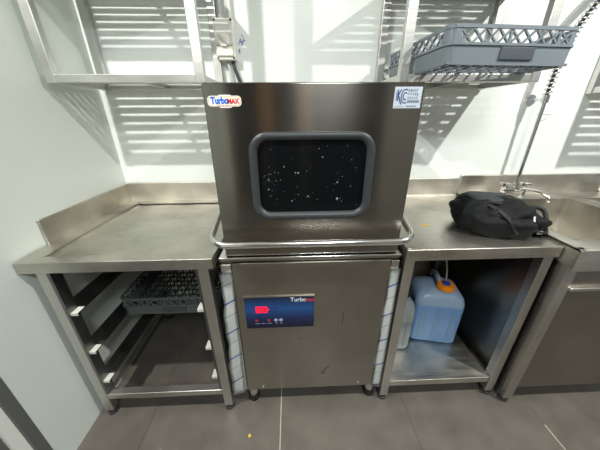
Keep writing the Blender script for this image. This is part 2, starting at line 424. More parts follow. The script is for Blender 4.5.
# front sheet with a hole: quads between hole loop and the outer rectangle
def front_with_hole(mb, x0, x1, z0, z1, hole, y):
    b2 = bmesh.new(); n = len(hole); cx, cz = (x0+x1)/2, (z0+z1)/2
    outer = []
    for px, pz in hole:
        dx, dz = px-cx, pz-cz
        s_ = min(((x1-cx) if dx > 0 else (cx-x0))/max(abs(dx), 1e-6), ((z1-cz) if dz > 0 else (cz-z0))/max(abs(dz), 1e-6))
        outer.append([cx+dx*s_, cz+dz*s_])
    for c in ((x1, z1), (x0, z1), (x0, z0), (x1, z0)):
        k = min(range(n), key=lambda i: (outer[i][0]-c[0])**2+(outer[i][1]-c[1])**2); outer[k] = list(c)
    A = [b2.verts.new((p[0], y, p[1])) for p in hole]; B = [b2.verts.new((p[0], y, p[1])) for p in outer]
    for k in range(n): b2.faces.new((A[k], B[k], B[(k+1) % n], A[(k+1) % n]))
    bmesh.ops.recalc_face_normals(b2, faces=b2.faces)
    if b2.faces[0].normal.y > 0: bmesh.ops.reverse_faces(b2, faces=b2.faces)
    mb._add(b2)
HZ0, HZ1 = .834, 1.378
e_ = .004
front_with_hole(h, HX0+e_, HX1-e_, HZ0, HZ1-e_, ou, HY0)
# rounded vertical and top folds
pr = [(HX0, HY0+e_), (HX0+.0012, HY0+.0012), (HX0+e_, HY0)]
h.box(HX0, HX0+.002, HY0+e_, HY1, HZ0, HZ1-e_).box(HX1-.002, HX1, HY0+e_, HY1, HZ0, HZ1-e_)
h.box(HX0, HX1, HY1-.002, HY1, HZ0, HZ1-e_).box(HX0+e_, HX1-e_, HY0+e_, HY1-.002, HZ1-.002, HZ1)
h.tube([(HX0+e_, HY0+e_, HZ0), (HX0+e_, HY0+e_, HZ1-e_)], e_, 16).tube([(HX1-e_, HY0+e_, HZ0), (HX1-e_, HY0+e_, HZ1-e_)], e_, 16)
h.tube([(HX0+e_, HY0+e_, HZ1-e_), (HX1-e_, HY0+e_, HZ1-e_)], e_, 16)
hood = h.build('hood', 'hood', t)
g = MB()
inn = rrect(wx0+.026, wx1-.026, wz0+.026, wz1-.026, .034)
mid = rrect(wx0+.008, wx1-.008, wz0+.008, wz1-.008, .048)
out = rrect(wx0, wx1, wz0, wz1, .055)
def gasket(mb, loops):
    b2 = bmesh.new(); L = [[b2.verts.new((p[0], y, p[1])) for p in lp] for lp, y in loops]; n = len(L[0])
    for X, Y in zip(L, L[1:]):
        for k in range(n): b2.faces.new((X[k], X[(k+1) % n], Y[(k+1) % n], Y[k]))
    bmesh.ops.recalc_face_normals(b2, faces=b2.faces); mb._add(b2)
q = lambda d_, r: rrect(wx0+d_, wx1-d_, wz0+d_, wz1-d_, r)
gasket(g, [(q(0, .058), HY0+.001), (q(.001, .057), HY0-.006), (q(.006, .053), HY0-.010), (q(.014, .046), HY0-.010), (q(.021, .040), HY0-.007), (q(.025, .036), HY0+.001), (q(.026, .035), HY0+.006)])
win = g.build('window_gasket', 'rubber', hood, smooth=True)
MB().prism(rrect(wx0+.02, wx1-.02, wz0+.02, wz1-.02, .04), 'Y', HY0+.002, HY0+.006).build('window_pane', 'glass', hood)
dr = MB()
def drop(px, pz, r):
    b2 = bmesh.new(); bmesh.ops.create_icosphere(b2, subdivisions=2, radius=1)
    dr._add(b2, Matrix.Translation((px, HY0+.002, pz)) @ Matrix.Diagonal((r, r*.45, r, 1)))
for _ in range(70):
    px = random.uniform(wx0+.04, wx1-.04); pz = random.uniform(wz0+.04, wz1-.04)
    if random.random() < .35: px = random.gauss(-.065, .02); pz = random.gauss(1.11, .02)
    if px < wx0+.035: continue
    drop(px, pz, random.choice([.0005, .0006, .0008, .0010, .0013]))
for px, pz, r in ((.015, 1.128, .0024), (.024, 1.127, .0026), (.055, 1.05, .0024), (.003, 1.035, .0022), (.15, 1.095, .0026), (-.072, 1.075, .0024), (-.02, 1.147, .002), (.1, 1.175, .002), (.152, 1.04, .004)): drop(px, pz, r)
dr.build('water_droplets', 'drop', hood, smooth=True)['kind'] = 'stuff'
# skirt under the hood, seen below the handle
MB().box(HX0-.004, HX1+.004, HY0-.0015, HY0+.001, HZ0, HZ0+.003, .0005).build('hood_hem', 'handle', hood)
# handle
def arc(c, r, a0, a1, n, f): return [f(c, r, math.radians(a0+(a1-a0)*k/n)) for k in range(n+1)]
hxL, hxR, hy, hz, R_ = -.272, .412, .722, .909, .055
pts = [(hxL, 1.02, .99), (hxL, .95, .97)]
for k in range(9):
    a = math.radians(180+90*k/8); pts.append((hxL+R_+R_*math.cos(a), hy+R_+R_*math.sin(a), hz+.012*(1-k/8)))
for k in range(9):
    a = math.radians(270+90*k/8); pts.append((hxR-R_+R_*math.cos(a), hy+R_+R_*math.sin(a), hz+.012*k/8))
pts += [(hxR, .95, .97), (hxR, 1.02, .99)]
hd = MB().tube(pts, .0115, 14).build('handle', 'handle', t, smooth=True)
MB().box(hxL-.005, HX0, 1.0, 1.04, .97, 1.01, .003).build('handle_bracket', 'handle', hd)
MB().box(HX1, hxR+.005, 1.0, 1.04, .97, 1.01, .003).build('handle_bracket', 'handle', hd)
# lower tank rim and body
BX0, BX1 = -.266, .402
MB().box(BX0+.002, BX1-.002, HY0-.010, 1.37, .822, .829, .002).build('wash_tank_rim', 'handle', t)
MB().box(BX0, BX1, .787, 1.38, .806, .822, .002).build('top_frame', 'body', t)
MB().box(BX0+.002, BX1-.002, .800, 1.38, .105, .806, .003).build('cabinet', 'body', t)
MB().box(-.222, .366, .778, .799, .103, .803, .002).build('front_panel', 'body', t)
MB().box(BX0+.002, -.226, .782, .80, .10, .797, .002).build('corner_post', 'frame', t)
MB().box(.370, BX1-.002, .782, .80, .10, .797, .002).build('corner_post', 'frame', t)
for p_ in ((-.205, 1.33), (-.205, .815), (.372, .815), (.372, 1.33)):
    f_ = MB().cyl((p_[0], p_[1], .035), (p_[0], p_[1], .105), .023).build('foot', 'frame', t)
    MB().cyl((p_[0], p_[1], 0), (p_[0], p_[1], .04), .027, .026).build('foot_pad', 'black', f_)
# screws, scuffs
MB().lathe((-.15, .778, .125), [(.006, 0), (.006, .002), (.003, .003)], 16, 'Y').build('screw', 'chrome', t)
MB().lathe((.30, .778, .128), [(.006, 0), (.006, .002), (.003, .003)], 16, 'Y').build('screw', 'chrome', t)
for a_, b_ in (((.12, .20), (.145, .235)), ((.13, .195), (.14, .21)), ((.02, .42), (.035, .43)), ((.20, .5), (.205, .56)), ((.14, .23), (.16, .25))):
    MB().bar((a_[0], .7775, a_[1]), (b_[0], .7775, b_[1]), .0012, .003).build('scuff_mark', 'scuff', t)
# film strips
def film(xa, xb, xc, xd, z0, z1, ysh, label):
    b2 = bmesh.new(); n = 26; rows = []
    for k in range(n+1):
        f = k/n; z = z0+(z1-z0)*f; w = .0022*math.sin(f*17)+.0015*math.sin(f*41+1)
        L = xa+(xc-xa)*f+w*1.2; Rr = xb+(xd-xb)*f
        rows.append([b2.verts.new((L+(Rr-L)*u/4, .7795-ysh*(1-f)*(1-u/4 if label == 'L' else u/4)*.6-.0015+w*.4, z)) for u in range(5)])
    for a, b_ in zip(rows, rows[1:]):
        for u in range(4): b2.faces.new((a[u], a[u+1], b_[u+1], b_[u]))
    r_ = bmesh.ops.solidify(b2, geom=list(b2.faces), thickness=.0006)
    bmesh.ops.recalc_face_normals(b2, faces=b2.faces)
    mb = MB(); mb._add(b2)
    o = mb.build('protective_film', 'film', t, smooth=True); o['label'] = 'peeling white film with blue diagonal lines'
film(-.292, -.234, -.268, -.222, .088, .768, .022, 'L')
film(.367, .406, .366, .406, .095, .765, .014, 'R')
# control display
dsp = MB().box(-.192, .083, .7745, .778, .493, .651, .0015).build('control_display', 'foil', t)
MB().ring(rrect(-.195, .086, .490, .654, .004, 2), rrect(-.191, .082, .494, .650, .004, 2), 'Y', .7735, .778).build('display_frame', 'body', dsp)
yd = .7742
text_part('brand_lettering', 'Turbo', .027, (-.012, yd, .627), 'txwhite', dsp, bold=.0003, sx=.92)
text_part('brand_lettering', 'max', .024, (.046, yd, .627), 'txred', dsp, bold=.0003, sx=.9)
seg = MB()
def seven(mb, x, z, w, h_, digs, y, th):
    S7 = {'a': ((0, 1), (1, 1)), 'b': ((1, .5), (1, 1)), 'c': ((1, 0), (1, .5)), 'd': ((0, 0), (1, 0)), 'e': ((0, 0), (0, .5)), 'f': ((0, .5), (0, 1)), 'g': ((0, .5), (1, .5))}
    for c in digs:
        (u0, v0), (u1, v1) = S7[c]; mb.bar((x+u0*w, y, z+v0*h_), (x+u1*w, y, z+v1*h_), .001, th)
MB().box(-.150, -.104, yd-.0004, yd+.0004, .574, .606).build('led_screen', 'led', dsp)
sg = MB()
for i, dg_ in enumerate(('abged', 'abcdef', 'abcdefg')): seven(sg, -.144+i*.014, .581, .008, .018, dg_, yd-.0006, .0016)
sg.build('led_digit', 'black', dsp)
ic = MB()
for i in range(3):
    for j in range(2): ic.prism(rrect(-.098+i*.0135, -.088+i*.0135, .594-j*.014, .602-j*.014, .002, 2), 'Y', yd-.0005, yd+.0003)
ic.build('menu_key', 'navy', dsp)
MB().prism([(-.104, .581), (-.096, .59), (-.104, .6)], 'Y', yd-.0008, yd).build('led_screen', 'led', dsp)
for i, xx in enumerate((-.150, -.100)):
    MB().lathe((xx, yd+.0003, .535), [(.006, 0), (.006, .0008), (.004, .001)], 20, 'Y').build('power_key', 'leddim', dsp)
for xx in (-.072, -.052):
    MB().lathe((xx, yd+.0003, .535), [(.0075, 0), (.0075, .0008), (.005, .001)], 20, 'Y').build('round_key', 'ledwhite', dsp)
ic = MB()
for xx, w in ((-.156, .018), (-.132, .016), (-.108, .018), (-.075, .010), (-.056, .010)): ic.box(xx, xx+w, yd-.0002, yd+.0003, .517, .520)
ic.build('key_caption', 'txgrey', dsp)
# badges on the hood
yb = HY0-.0006
bd = MB().prism(rrect(-.228, -.134, 1.318, 1.345, .010, 4), 'Y', yb, HY0).prism(rrect(-.198, -.160, 1.3145, 1.3475, .006, 4), 'Y', yb+.0001, HY0).build('brand_badge', 'label', hood)
MB().ring(rrect(-.2265, -.1355, 1.3195, 1.3435, .009, 4), rrect(-.2245, -.1375, 1.3215, 1.3415, .008, 4), 'Y', yb-.0002, yb).build('badge_border', 'txgold', bd)
text_part('badge_lettering', 'Turbo', .0235, (-.2185, yb-.0003, 1.3255), 'txblue', bd, bold=.0010, sx=.80)
text_part('badge_lettering', 'MAX', .0175, (-.173, yb-.0003, 1.3255), 'txred', bd, bold=.0008, sx=.86)
MB().box(-.200, -.16, yb-.0003, yb, 1.3185, 1.3195).build('badge_line', 'txred', bd)
kc = MB().box(.299, .378, yb, HY0, 1.311, 1.366, .0002).build('certification_sticker', 'silver', hood)
lg = MB()
def stroke(mb, pts_, w, y): 
    for a_, b_ in zip(pts_, pts_[1:]): mb.bar((a_[0], y, a_[1]), (b_[0], y, b_[1]), .0004, w)
yk = yb-.0003
kx, kz = .3045, 1.323
stroke(lg, [(kx+.001, kz+.008), (kx+.001, kz+.032)], .0020, yk)
stroke(lg, [(kx+.005, kz+.006), (kx+.005, kz+.036)], .0024, yk)
stroke(lg, [(kx+.013, kz+.036), (kx+.006, kz+.022), (kx+.016, kz-.002)], .0030, yk)
for rr, a0, a1 in ((.0135, 60, 300), (.0070, 50, 310)):
    stroke(lg, [(kx+.026+rr*.85*math.cos(math.radians(a)), kz+.019+rr*1.3*math.sin(math.radians(a))) for a in range(a0, a1+1, 16)], .0026, yk)
lg.build('certification_mark', 'navy', kc)
for i, s_ in enumerate(('E M S I P', 'T Y T E E', 'R 2 3 1 0')):
    text_part('sticker_lettering', s_, .0085, (.338, yk, 1.354-i*.0095), 'txgrey', kc, sx=.88, bold=.0002)
ic = MB().box(.338, .373, yk, yk+.0003, 1.325, 1.332).box(.303, .330, yk, yk+.0003, 1.3145, 1.316).box(.336, .366, yk, yk+.0003, 1.3145, 1.318)
ic.build('sticker_print', 'txgrey', kc)

# ------------------------------------------------------------------ wall shelves
SHZ = 1.440; SY = 1.10
def wall_shelf(name, label, X0, X1, zdrop=0):
    t = thing(name, label, 'wall shelf', ((X0+X1)/2, 1.26, SHZ-zdrop), 'slatted wall shelves')
    w = .036
    for px in (X0+w/2, X1-w/2):
        MB().box(px-w/2, px+w/2, SY, SY+w*.8, SHZ-zdrop-.03, 2.15, .003).build('post', 'shelf', t)
        MB().box(px-w/2, px+w/2, BW-.030, BW-.002, SHZ-zdrop-.03, 2.15, .003).build('post', 'shelf', t)
    for z in (SHZ-zdrop, 1.80):
        fr = MB()
        fr.box(X0+w, X1-w, SY+.002, SY+.026, z-.028, z, .002).box(X0+w, X1-w, BW-.028, BW-.004, z-.028, z, .002)
        for px in (X0+w/2, X1-w/2): fr.box(px-.012, px+.012, SY+w*.8, BW-.03, z-.028, z, .002)
        for px in ((X0+X1)/2+.02,): fr.box(px-.008, px+.008, SY+.026, BW-.028, z-.022, z-.004, .001)
        fr.build('shelf_frame', 'shelf', t)
        ns = 7; ya, yb_ = SY+.030, BW-.032; pit = (yb_-ya)/ns
        for k in range(ns):
            yc = ya+pit*(k+.5)
            MB().box(X0+w*.8, X1-w*.8, yc-pit*.34, yc+pit*.34, z-.004, z, .0015).build('slat', 'shelf', t)
    return t
wall_shelf('wall_shelf', 'stainless slatted wall shelf over the left table, in the room corner', -.905, -.318)
wall_shelf('wall_shelf', 'stainless slatted wall shelf holding the grey dish rack', .43, .995)
wall_shelf('wall_shelf', 'stainless slatted wall shelf above the sink, cut off by the right edge', 1.56, 2.25, .02)

# ------------------------------------------------------------------ dish racks
def dish_rack(label, loc, dims, mat, pegs, rot=0, inmat=None):
    W, D, H = dims
    root = thing('dish_rack', label, 'dish rack', loc)
    l0 = WL[root.name]; ox, oy, oz = l0
    hb = H*.53; th = .006
    fr = MB(); R0 = .035
    xo0, xo1, yo0, yo1 = ox-W/2, ox+W/2, oy-D/2, oy+D/2
    lo = lambda d_, r: rrect(xo0+d_, xo1-d_, yo0+d_, yo1-d_, r, 6)
    def tapered(z0, z1, d0, d1):
        b2 = bmesh.new(); L = []
        for d_, z in ((d0, z0), (d1, z1), (d1+th, z1), (d0+th, z0)):
            L.append([b2.verts.new((p[0], p[1], z)) for p in lo(d_, R0-d_*.5)])
        n = len(L[0])
        for i in range(4):
            X, Y = L[i], L[(i+1) % 4]
            for k in range(n): b2.faces.new((X[k], X[(k+1) % n], Y[(k+1) % n], Y[k]))
        bmesh.ops.recalc_face_normals(b2, faces=b2.faces); return b2
    # solid lower band; dark blocks below stand for shaded grip recesses at front and back
    fr._add(tapered(oz, oz+hb, .006, .003))
    fr._add(tapered(oz+H-.010, oz+H, .0, .0))
    # rim lip
    fr._add(tapered(oz+hb-.004, oz+hb+.003, -.001, -.001))
    for sx in (-1, 1):
        for sy in (-1, 1):
            cxx, cyy = ox+sx*(W/2-R0), oy+sy*(D/2-R0)
            a0 = {(1, 1): 0, (-1, 1): 90, (-1, -1): 180, (1, -1): 270}[(sx, sy)]
            po = [(cxx+(R0-.002)*math.cos(math.radians(a0+k*15)), cyy+(R0-.002)*math.sin(math.radians(a0+k*15))) for k in range(7)]
            pi_ = [(cxx+(R0-.002-th)*math.cos(math.radians(a0+k*15)), cyy+(R0-.002-th)*math.sin(math.radians(a0+k*15))) for k in range(6, -1, -1)]
            fr.prism(po+pi_, 'Z', oz+hb, oz+H-.008)
            # flat post beside corner
    fr.build('rack_frame', mat, root)
    # grips
    for sy in (-1, 1):
        yy = oy+sy*(D/2-.0075)
        MB().box(ox-.045, ox+.075, yy-.0075, yy+.0075, oz+.014, oz+hb-.006, .002).build('grip_recess_shade', 'rackinshade' if mat == 'rackinshade' else 'gripshade', root)  # solid dark block, the shade of an opening put into its colour
    # lattices
    def lattice(side):
        mb = MB(); z0, z1 = oz+hb, oz+H-.009
        along = W if side in 'fb' else D
        a0, a1 = -along/2+R0, along/2-R0
        n = 9; st = (a1-a0)/n; off = {'f': -D/2+.005, 'b': D/2-.005, 'l': -W/2+.005, 'r': W/2-.005}[side]
        P = (lambda a, z: (ox+a, oy+off, z)) if side in 'fb' else (lambda a, z: (ox+off, oy+a, z))
        for k in range(n):
            u0, u1 = a0+k*st, a0+(k+1)*st
            mb.bar(P(u0, z0), P(u1, z1), .006, .005); mb.bar(P(u0, z1), P(u1, z0), .006, .005)
            if k % 4 == 0: mb.bar(P(u0, z0), P(u0, z1), .006, .008)
        mb.bar(P(a1, z0), P(a1, z1), .006, .008)
        return mb.build('lattice_side', mat, root)
    for s_ in 'fblr': lattice(s_)
    gm = MB(); n = 10
    for k in range(n+1):
        u = -W/2+.012+k*(W-.024)/n; gm.box(ox+u-.0022, ox+u+.0022, oy-D/2+.008, oy+D/2-.008, oz+.001, oz+.008)
        v = -D/2+.012+k*(D-.024)/n; gm.box(ox-W/2+.008, ox+W/2-.008, oy+v-.0022, oy+v+.0022, oz+.001, oz+.008)
    for k in range(n):
        for j in range(n):
            if (k+j) % 3: continue
            u = -W/2+.012+(k+.5)*(W-.024)/n; v = -D/2+.012+(j+.5)*(D-.024)/n; q_ = (W-.024)/n/2
            gm.bar((ox+u-q_, oy+v-q_, oz+.004), (ox+u+q_, oy+v+q_, oz+.004), .003, .005)
    gm.build('base_grid', inmat or mat, root)
    if pegs:
        pg = MB()
        for k in range(11):
            for j in range(9):
                u = -W/2+.045+k*(W-.09)/10; v = -D/2+.05+j*(D-.10)/8
                pg.tube([(ox+u, oy+v, oz+.006), (ox+u, oy+v+.006, oz+H*.72)], [.0035, .0018], 8)
        pg.build('peg_rows', inmat or mat, root)
    if rot: root.rotation_euler.z = rot
    return root
M['gripshade'] = plain('shadow_grey_plastic', srgb(66, 73, 79), .5)  # grey of the shade painted at the rack grips
dish_rack('grey plastic dish rack with lattice sides on the wall shelf', (.708, 1.155, SHZ+.001), (.455, .455, .106), 'rack', False, math.radians(4))
M['rackshaded'] = plain('shaded_grey_rack', srgb(88, 94, 94), .45)  # same grey as the upper rack, darkened for shade under the table
dish_rack('grey dish rack, coloured as in shade, with pegs on the runners under the left table', (-.595, 1.185, .408), (.47, .44, .098), 'rackshaded', True, inmat='rackinshade')

# ------------------------------------------------------------------ electrical switch box
t = thing('isolator_switch', 'white electrical switch box on the wall beside the left shelf', 'switch box', (-.29, BW, 1.60))
bx0_, bx1_, bz0_, bz1_ = -.330, -.242, 1.532, 1.690
MB().box(bx0_, bx1_, BW-.050, BW-.001, bz0_, bz1_, .006, 3).build('enclosure', 'whitebox', t)
MB().box(bx0_+.006, bx1_-.006, BW-.062, BW-.051, bz0_+.055, bz1_-.018, .004).build('cover', 'greybox', t)
MB().box(bx0_+.008, bx1_-.008, BW-.060, BW-.051, bz0_+.014, bz0_+.054, .004).build('lower_cover', 'whitebox', t)
kn = MB().lathe(((bx0_+bx1_)/2, BW-.062, 1.605), [(.026, 0), (.026, .008), (.022, .012)], 24, 'Y').build('knob', 'whitebox', t)
MB().bar((-.302, BW-.078, 1.622), (-.262, BW-.078, 1.590), .010, .010, .002).build('knob_grip', 'greybox', kn)
for sx in (bx0_+.008, bx1_-.008):
    for sz in (bz0_+.008, bz1_-.008):
        MB().lathe((sx, BW-.050, sz), [(.0045, 0), (.0045, .002), (.003, .0025)], 14, 'Y').build('screw', 'black', t)
tag(MB().tube([(-.30, BW-.018, 2.55), (-.30, BW-.018, 1.691)], .011).build('wall_conduit', 'pipe', smooth=False), 'grey conduit rising from the top of the white switch box', 'conduit')
tag(MB().tube([(-.258, BW-.020, 2.55), (-.258, BW-.020, 1.691)], .009).build('wall_conduit', 'whitebox', smooth=False), 'thin white conduit rising beside the grey one above the switch box', 'conduit')
tag(MB().tube([(-.262, BW-.022, 1.531), (-.255, BW-.022, 1.50), (-.238, BW-.022, 1.45), (-.225, BW-.022, 1.40), (-.20, BW-.022, 1.30), (-.20, BW-.022, .01)], .0085, 12).build('power_cable', 'cable', smooth=True), 'thick black cable from the switch box down behind the dishwasher', 'cable')
tag(MB().tube([(-.287, BW-.022, 1.531), (-.280, BW-.022, 1.50), (-.275, BW-.022, 1.45), (-.265, BW-.015, 1.3), (-.255, BW-.015, .01)], .006, 12).build('power_cable', 'pipe', smooth=True), 'thin pale grey cable hanging under the switch box', 'cable')
ik = MB()
for pl in ([(-.232, 1.60), (-.222, 1.625), (-.215, 1.598), (-.205, 1.628)], [(-.236, 1.572), (-.228, 1.585), (-.230, 1.565)], [(-.225, 1.61), (-.198, 1.618)], [(-.215, 1.64), (-.208, 1.630)]):
    stroke(ik, pl, .003, BW-.0006)
tag(ik.build('marker_scribble', 'ink'), 'blue marker scribble on the white wall beside the switch box', 'wall marking')
ik = MB()
stroke(ik, [(1.338, 1.292), (1.372, 1.293), (1.425, 1.289)], .0022, BW-.0006)
stroke(ik, [(1.362, 1.258), (1.385, 1.263), (1.405, 1.272)], .0022, BW-.0006)
tag(ik.build('pencil_marks', 'pencil'), 'two thin grey marks on the wall right of the tap riser', 'wall marking')

# ------------------------------------------------------------------ pre-rinse tap
FX, FY = 1.272, 1.335
t = thing('spray_tap', 'chrome pre-rinse tap with tall riser behind the sink', 'tap', (FX, FY, SZ))
MB().box(FX-.075, FX+.075, FY-.014, FY+.014, SZ+.03, SZ+.054, .006).cyl((FX-.055, FY, SZ), (FX-.055, FY, SZ+.035), .014).cyl((FX+.055, FY, SZ), (FX+.055, FY, SZ+.035), .014)\
    .cyl((FX-.055, FY, SZ), (FX-.055, FY, SZ+.006), .022).cyl((FX+.055, FY, SZ), (FX+.055, FY, SZ+.006), .022).cyl((FX, FY, SZ+.05), (FX, FY, SZ+.085), .016).build('mixer_body', 'chrome', t)
for s_ in (-1, 1):
    hx = FX+s_*.055
    hh = MB().cyl((hx, FY, SZ+.05), (hx, FY, SZ+.075), .011)
    for a in (30, 120, 210, 300):
        hh.tube([(hx, FY, SZ+.072), (hx+.028*math.cos(math.radians(a)), FY+.028*math.sin(math.radians(a)), SZ+.076)], [.006, .0075], 10)
    hh.build('cross_handle', 'chrome', t)
MB().tube([(FX, FY-.010, SZ+.045), (FX+.01, FY-.05, SZ+.060), (FX+.035, FY-.12, SZ+.058), (FX+.05, FY-.16, SZ+.040), (FX+.05, FY-.165, SZ+.02)], .008, 12).build('spout', 'chrome', t, smooth=True)
MB().cyl((FX, FY, SZ+.08), (FX, FY, 1.365), .0095).build('riser', 'chrome', t)
MB().cyl((FX, BW-.001, 1.362), (FX, BW-.010, 1.362), .026).cyl((FX, BW-.008, 1.362), (FX, FY, 1.362), .007).cyl((FX, FY, 1.345), (FX, FY, 1.38), .015).build('wall_bracket', 'chrome', t)
def hose_path(u):
    p0, p1, p2, p3 = Vector((FX, FY, 1.375)), Vector((FX-.0, FY, 1.62)), Vector((FX+.02, FY+.01, 1.75)), Vector((FX+.26, FY-.12, 1.98))
    return p0*(1-u)**3+p1*3*u*(1-u)**2+p2*3*u*u*(1-u)+p3*u**3
MB().tube([hose_path(k/30) for k in range(31)], .0075, 12).build('hose', 'rubber', t, smooth=True)
sp_ = []; turns = 34
for k in range(turns*12+1):
    u = k/(turns*12); c = hose_path(u); d_ = (hose_path(min(1, u+.01))-hose_path(max(0, u-.01))).normalized()
    a = d_.orthogonal().normalized(); a = (Vector((1, 0, 0))-d_*d_.x).normalized(); bb = d_.cross(a)
    th = 2*PI*k/12; sp_.append(c+(a*math.cos(th)+bb*math.sin(th))*.0165)
MB().tube(sp_, .0034, 6).build('spring', 'chrome', t, smooth=True)
# second tap further along
FX2 = 1.86
t = thing('lever_tap', 'chrome tap behind the far right basin, mostly outside the picture', 'tap', (FX2, FY, SZ))
MB().box(FX2-.075, FX2+.075, FY-.014, FY+.014, SZ+.03, SZ+.054, .006).cyl((FX2-.055, FY, SZ), (FX2-.055, FY, SZ+.035), .014).cyl((FX2+.055, FY, SZ), (FX2+.055, FY, SZ+.035), .014).build('mixer_body', 'chrome', t)
MB().tube([(FX2, FY, SZ+.05), (FX2, FY, SZ+.15), (FX2-.005, FY-.04, SZ+.18), (FX2-.01, FY-.14, SZ+.17), (FX2-.01, FY-.15, SZ+.14)], .009, 12).build('spout', 'chrome', t, smooth=True)

# ------------------------------------------------------------------ jerrycans
def jerrycan(label, loc, w, d, hgt, mat, rot, cap, flip=1):
    t = thing('jerrycan', label, 'jerrycan', loc); ox, oy, oz = loc
    b2 = bmesh.new(); L = []
    prof = [(0, .018, .03), (.006, .006, .03), (.02, .0, .032), (hgt*.78, .0, .032), (hgt*.88, .006, .035), (hgt*.95, .022, .04), (hgt, .055, .035)]
    for z, ins, r in prof:
        L.append([b2.verts.new((ox+p[0], oy+p[1], oz+z)) for p in rrect(-w/2+ins, w/2-ins, -d/2+ins, d/2-ins, r, 5)])
    n = len(L[0])
    for X, Y in zip(L, L[1:]):
        for k in range(n): b2.faces.new((X[k], X[(k+1) % n], Y[(k+1) % n], Y[k]))
    b2.faces.new(L[0][::-1]); b2.faces.new(L[-1]); bmesh.ops.recalc_face_normals(b2, faces=b2.faces)
    mb = MB(); mb._add(b2)
    # moulded vertical ribs on the front, shallow
    for u in (-.3, .0, .3):
        mb.box(ox+u*w-.012, ox+u*w+.012, oy-d/2-.002, oy-d/2+.004, oz+.04, oz+hgt*.70, .0018)
    # notch feet
    can = mb.build('canister', mat, t)
    nx, ny = ox+w*.10*flip, oy-d*.20
    MB().lathe((nx, ny, oz+hgt-.03), [(.034, 0), (.034, .035)]).build('neck', mat, t)
    c = MB().lathe((nx, ny, oz+hgt+.002), [(.041, 0), (.042, .004), (.041, .024), (.036, .028)], 30)
    for k in range(20):
        a = 2*PI*k/20; c.bar((nx+.0415*math.cos(a), ny+.0415*math.sin(a), oz+hgt+.004), (nx+.0405*math.cos(a), ny+.0405*math.sin(a), oz+hgt+.024), .004, .003)
    cp = c.build('screw_cap', cap, t)
    cp['label'] = 'orange screw cap' if cap == 'orange' else 'dark screw cap'
    if cap == 'orange': MB().lathe((nx, ny, oz+hgt+.030), [(.02, -.001), (.02, .004), (.014, .008), (.008, .012)]).build('plug', 'bluecap', cp)
    MB().tube([(ox-.0*w, oy-.02, oz+hgt-.006), (ox, oy-.01, oz+hgt+.028), (ox, oy+.04, oz+hgt+.034), (ox, oy+.075, oz+hgt+.026), (ox, oy+.09, oz+hgt-.006)], [.013, .013, .012, .013, .014], 14).build('handle', mat, t, smooth=True)
    t.rotation_euler.z = rot
    return t
jerrycan('blue liquid filled jerrycan with orange cap on the cabinet shelf', (.785, 1.085, .1265), .245, .21, .33, 'jerryblue', math.radians(-12), 'orange')
jerrycan('cloudy grey jerrycan at the left of the blue one, half hidden by the dishwasher', (.535, 1.05, .1265), .17, .22, .33, 'jerrygrey', 0, 'black')
hp = [(.800, 1.045, .497), (.80, 1.06, .56), (.805, 1.12, .66), (.80, 1.2, .74), (.79, 1.3, .79), (.79, 1.398, .80)]
tag(MB().tube(hp, .0035, 10).build('suction_hose', 'tape', smooth=True), 'thin white hose rising from the orange cap under the worktop', 'hose')

# ------------------------------------------------------------------ bag
def lump(mb, c, size, e1=.55, e2=.6, rot=(0, 0, 0), noise=.0, seed=0, seg=40, rings=24, flat=None):
    from mathutils import noise as nz
    b2 = bmesh.new(); rows = []
    sg = lambda v, e: math.copysign(abs(v)**e, v)
    Rm = Matrix.Translation(c) @ Matrix.Rotation(rot[2], 4, 'Z') @ Matrix.Rotation(rot[1], 4, 'Y') @ Matrix.Rotation(rot[0], 4, 'X')
    for i in range(rings+1):
        ph = -PI/2+PI*i/rings; row = []
        for k in range(seg):
            a = 2*PI*k/seg
            p = Vector((size[0]*sg(math.cos(ph), e1)*sg(math.cos(a), e2), size[1]*sg(math.cos(ph), e1)*sg(math.sin(a), e2), size[2]*sg(math.sin(ph), e1)))
            if noise:
                q_ = p*16+Vector((seed*7.3, seed, 0)); d_ = nz.noise(q_)+.5*nz.noise(q_*2.3)+1.6*(abs(nz.noise(Vector((p.x*10+p.y*9, p.y*22-p.x*8, p.z*26))+Vector((seed, 3, 1))))-.15)*1.25
                p += p.normalized()*noise*d_
            p = Rm @ p
            if flat is not None and p.z < flat: p.z = flat+(p.z-flat)*.02
            row.append(b2.verts.new(p))
        rows.append(row)
    for a, b_ in zip(rows, rows[1:]):
        for k in range(seg):
            b2.faces.new((a[k], a[(k+1) % seg], b_[(k+1) % seg], b_[k]))
    bmesh.ops.remove_doubles(b2, verts=b2.verts, dist=.0004); bmesh.ops.recalc_face_normals(b2, faces=b2.faces)
    mb._add(b2)
def ribbon(mb, pts_, w, th=.002, nrm=(0, 0, 1)):
    pts_ = [Vector(p) for p in pts_]; nn = Vector(nrm); b2 = bmesh.new(); rows = []
    for i, p in enumerate(pts_):
        d_ = (pts_[min(i+1, len(pts_)-1)]-pts_[max(0, i-1)]).normalized(); s_ = d_.cross(nn).normalized(); up = s_.cross(d_).normalized()
        rows.append([b2.verts.new(p+s_*w/2+up*th), b2.verts.new(p-s_*w/2+up*th), b2.verts.new(p-s_*w/2-up*th), b2.verts.new(p+s_*w/2-up*th)])
    for a, b_ in zip(rows, rows[1:]):
        for k in range(4): b2.faces.new((a[k], a[(k+1) % 4], b_[(k+1) % 4], b_[k]))
    b2.faces.new(rows[0]); b2.faces.new(rows[-1][::-1]); bmesh.ops.recalc_face_normals(b2, faces=b2.faces); mb._add(b2)
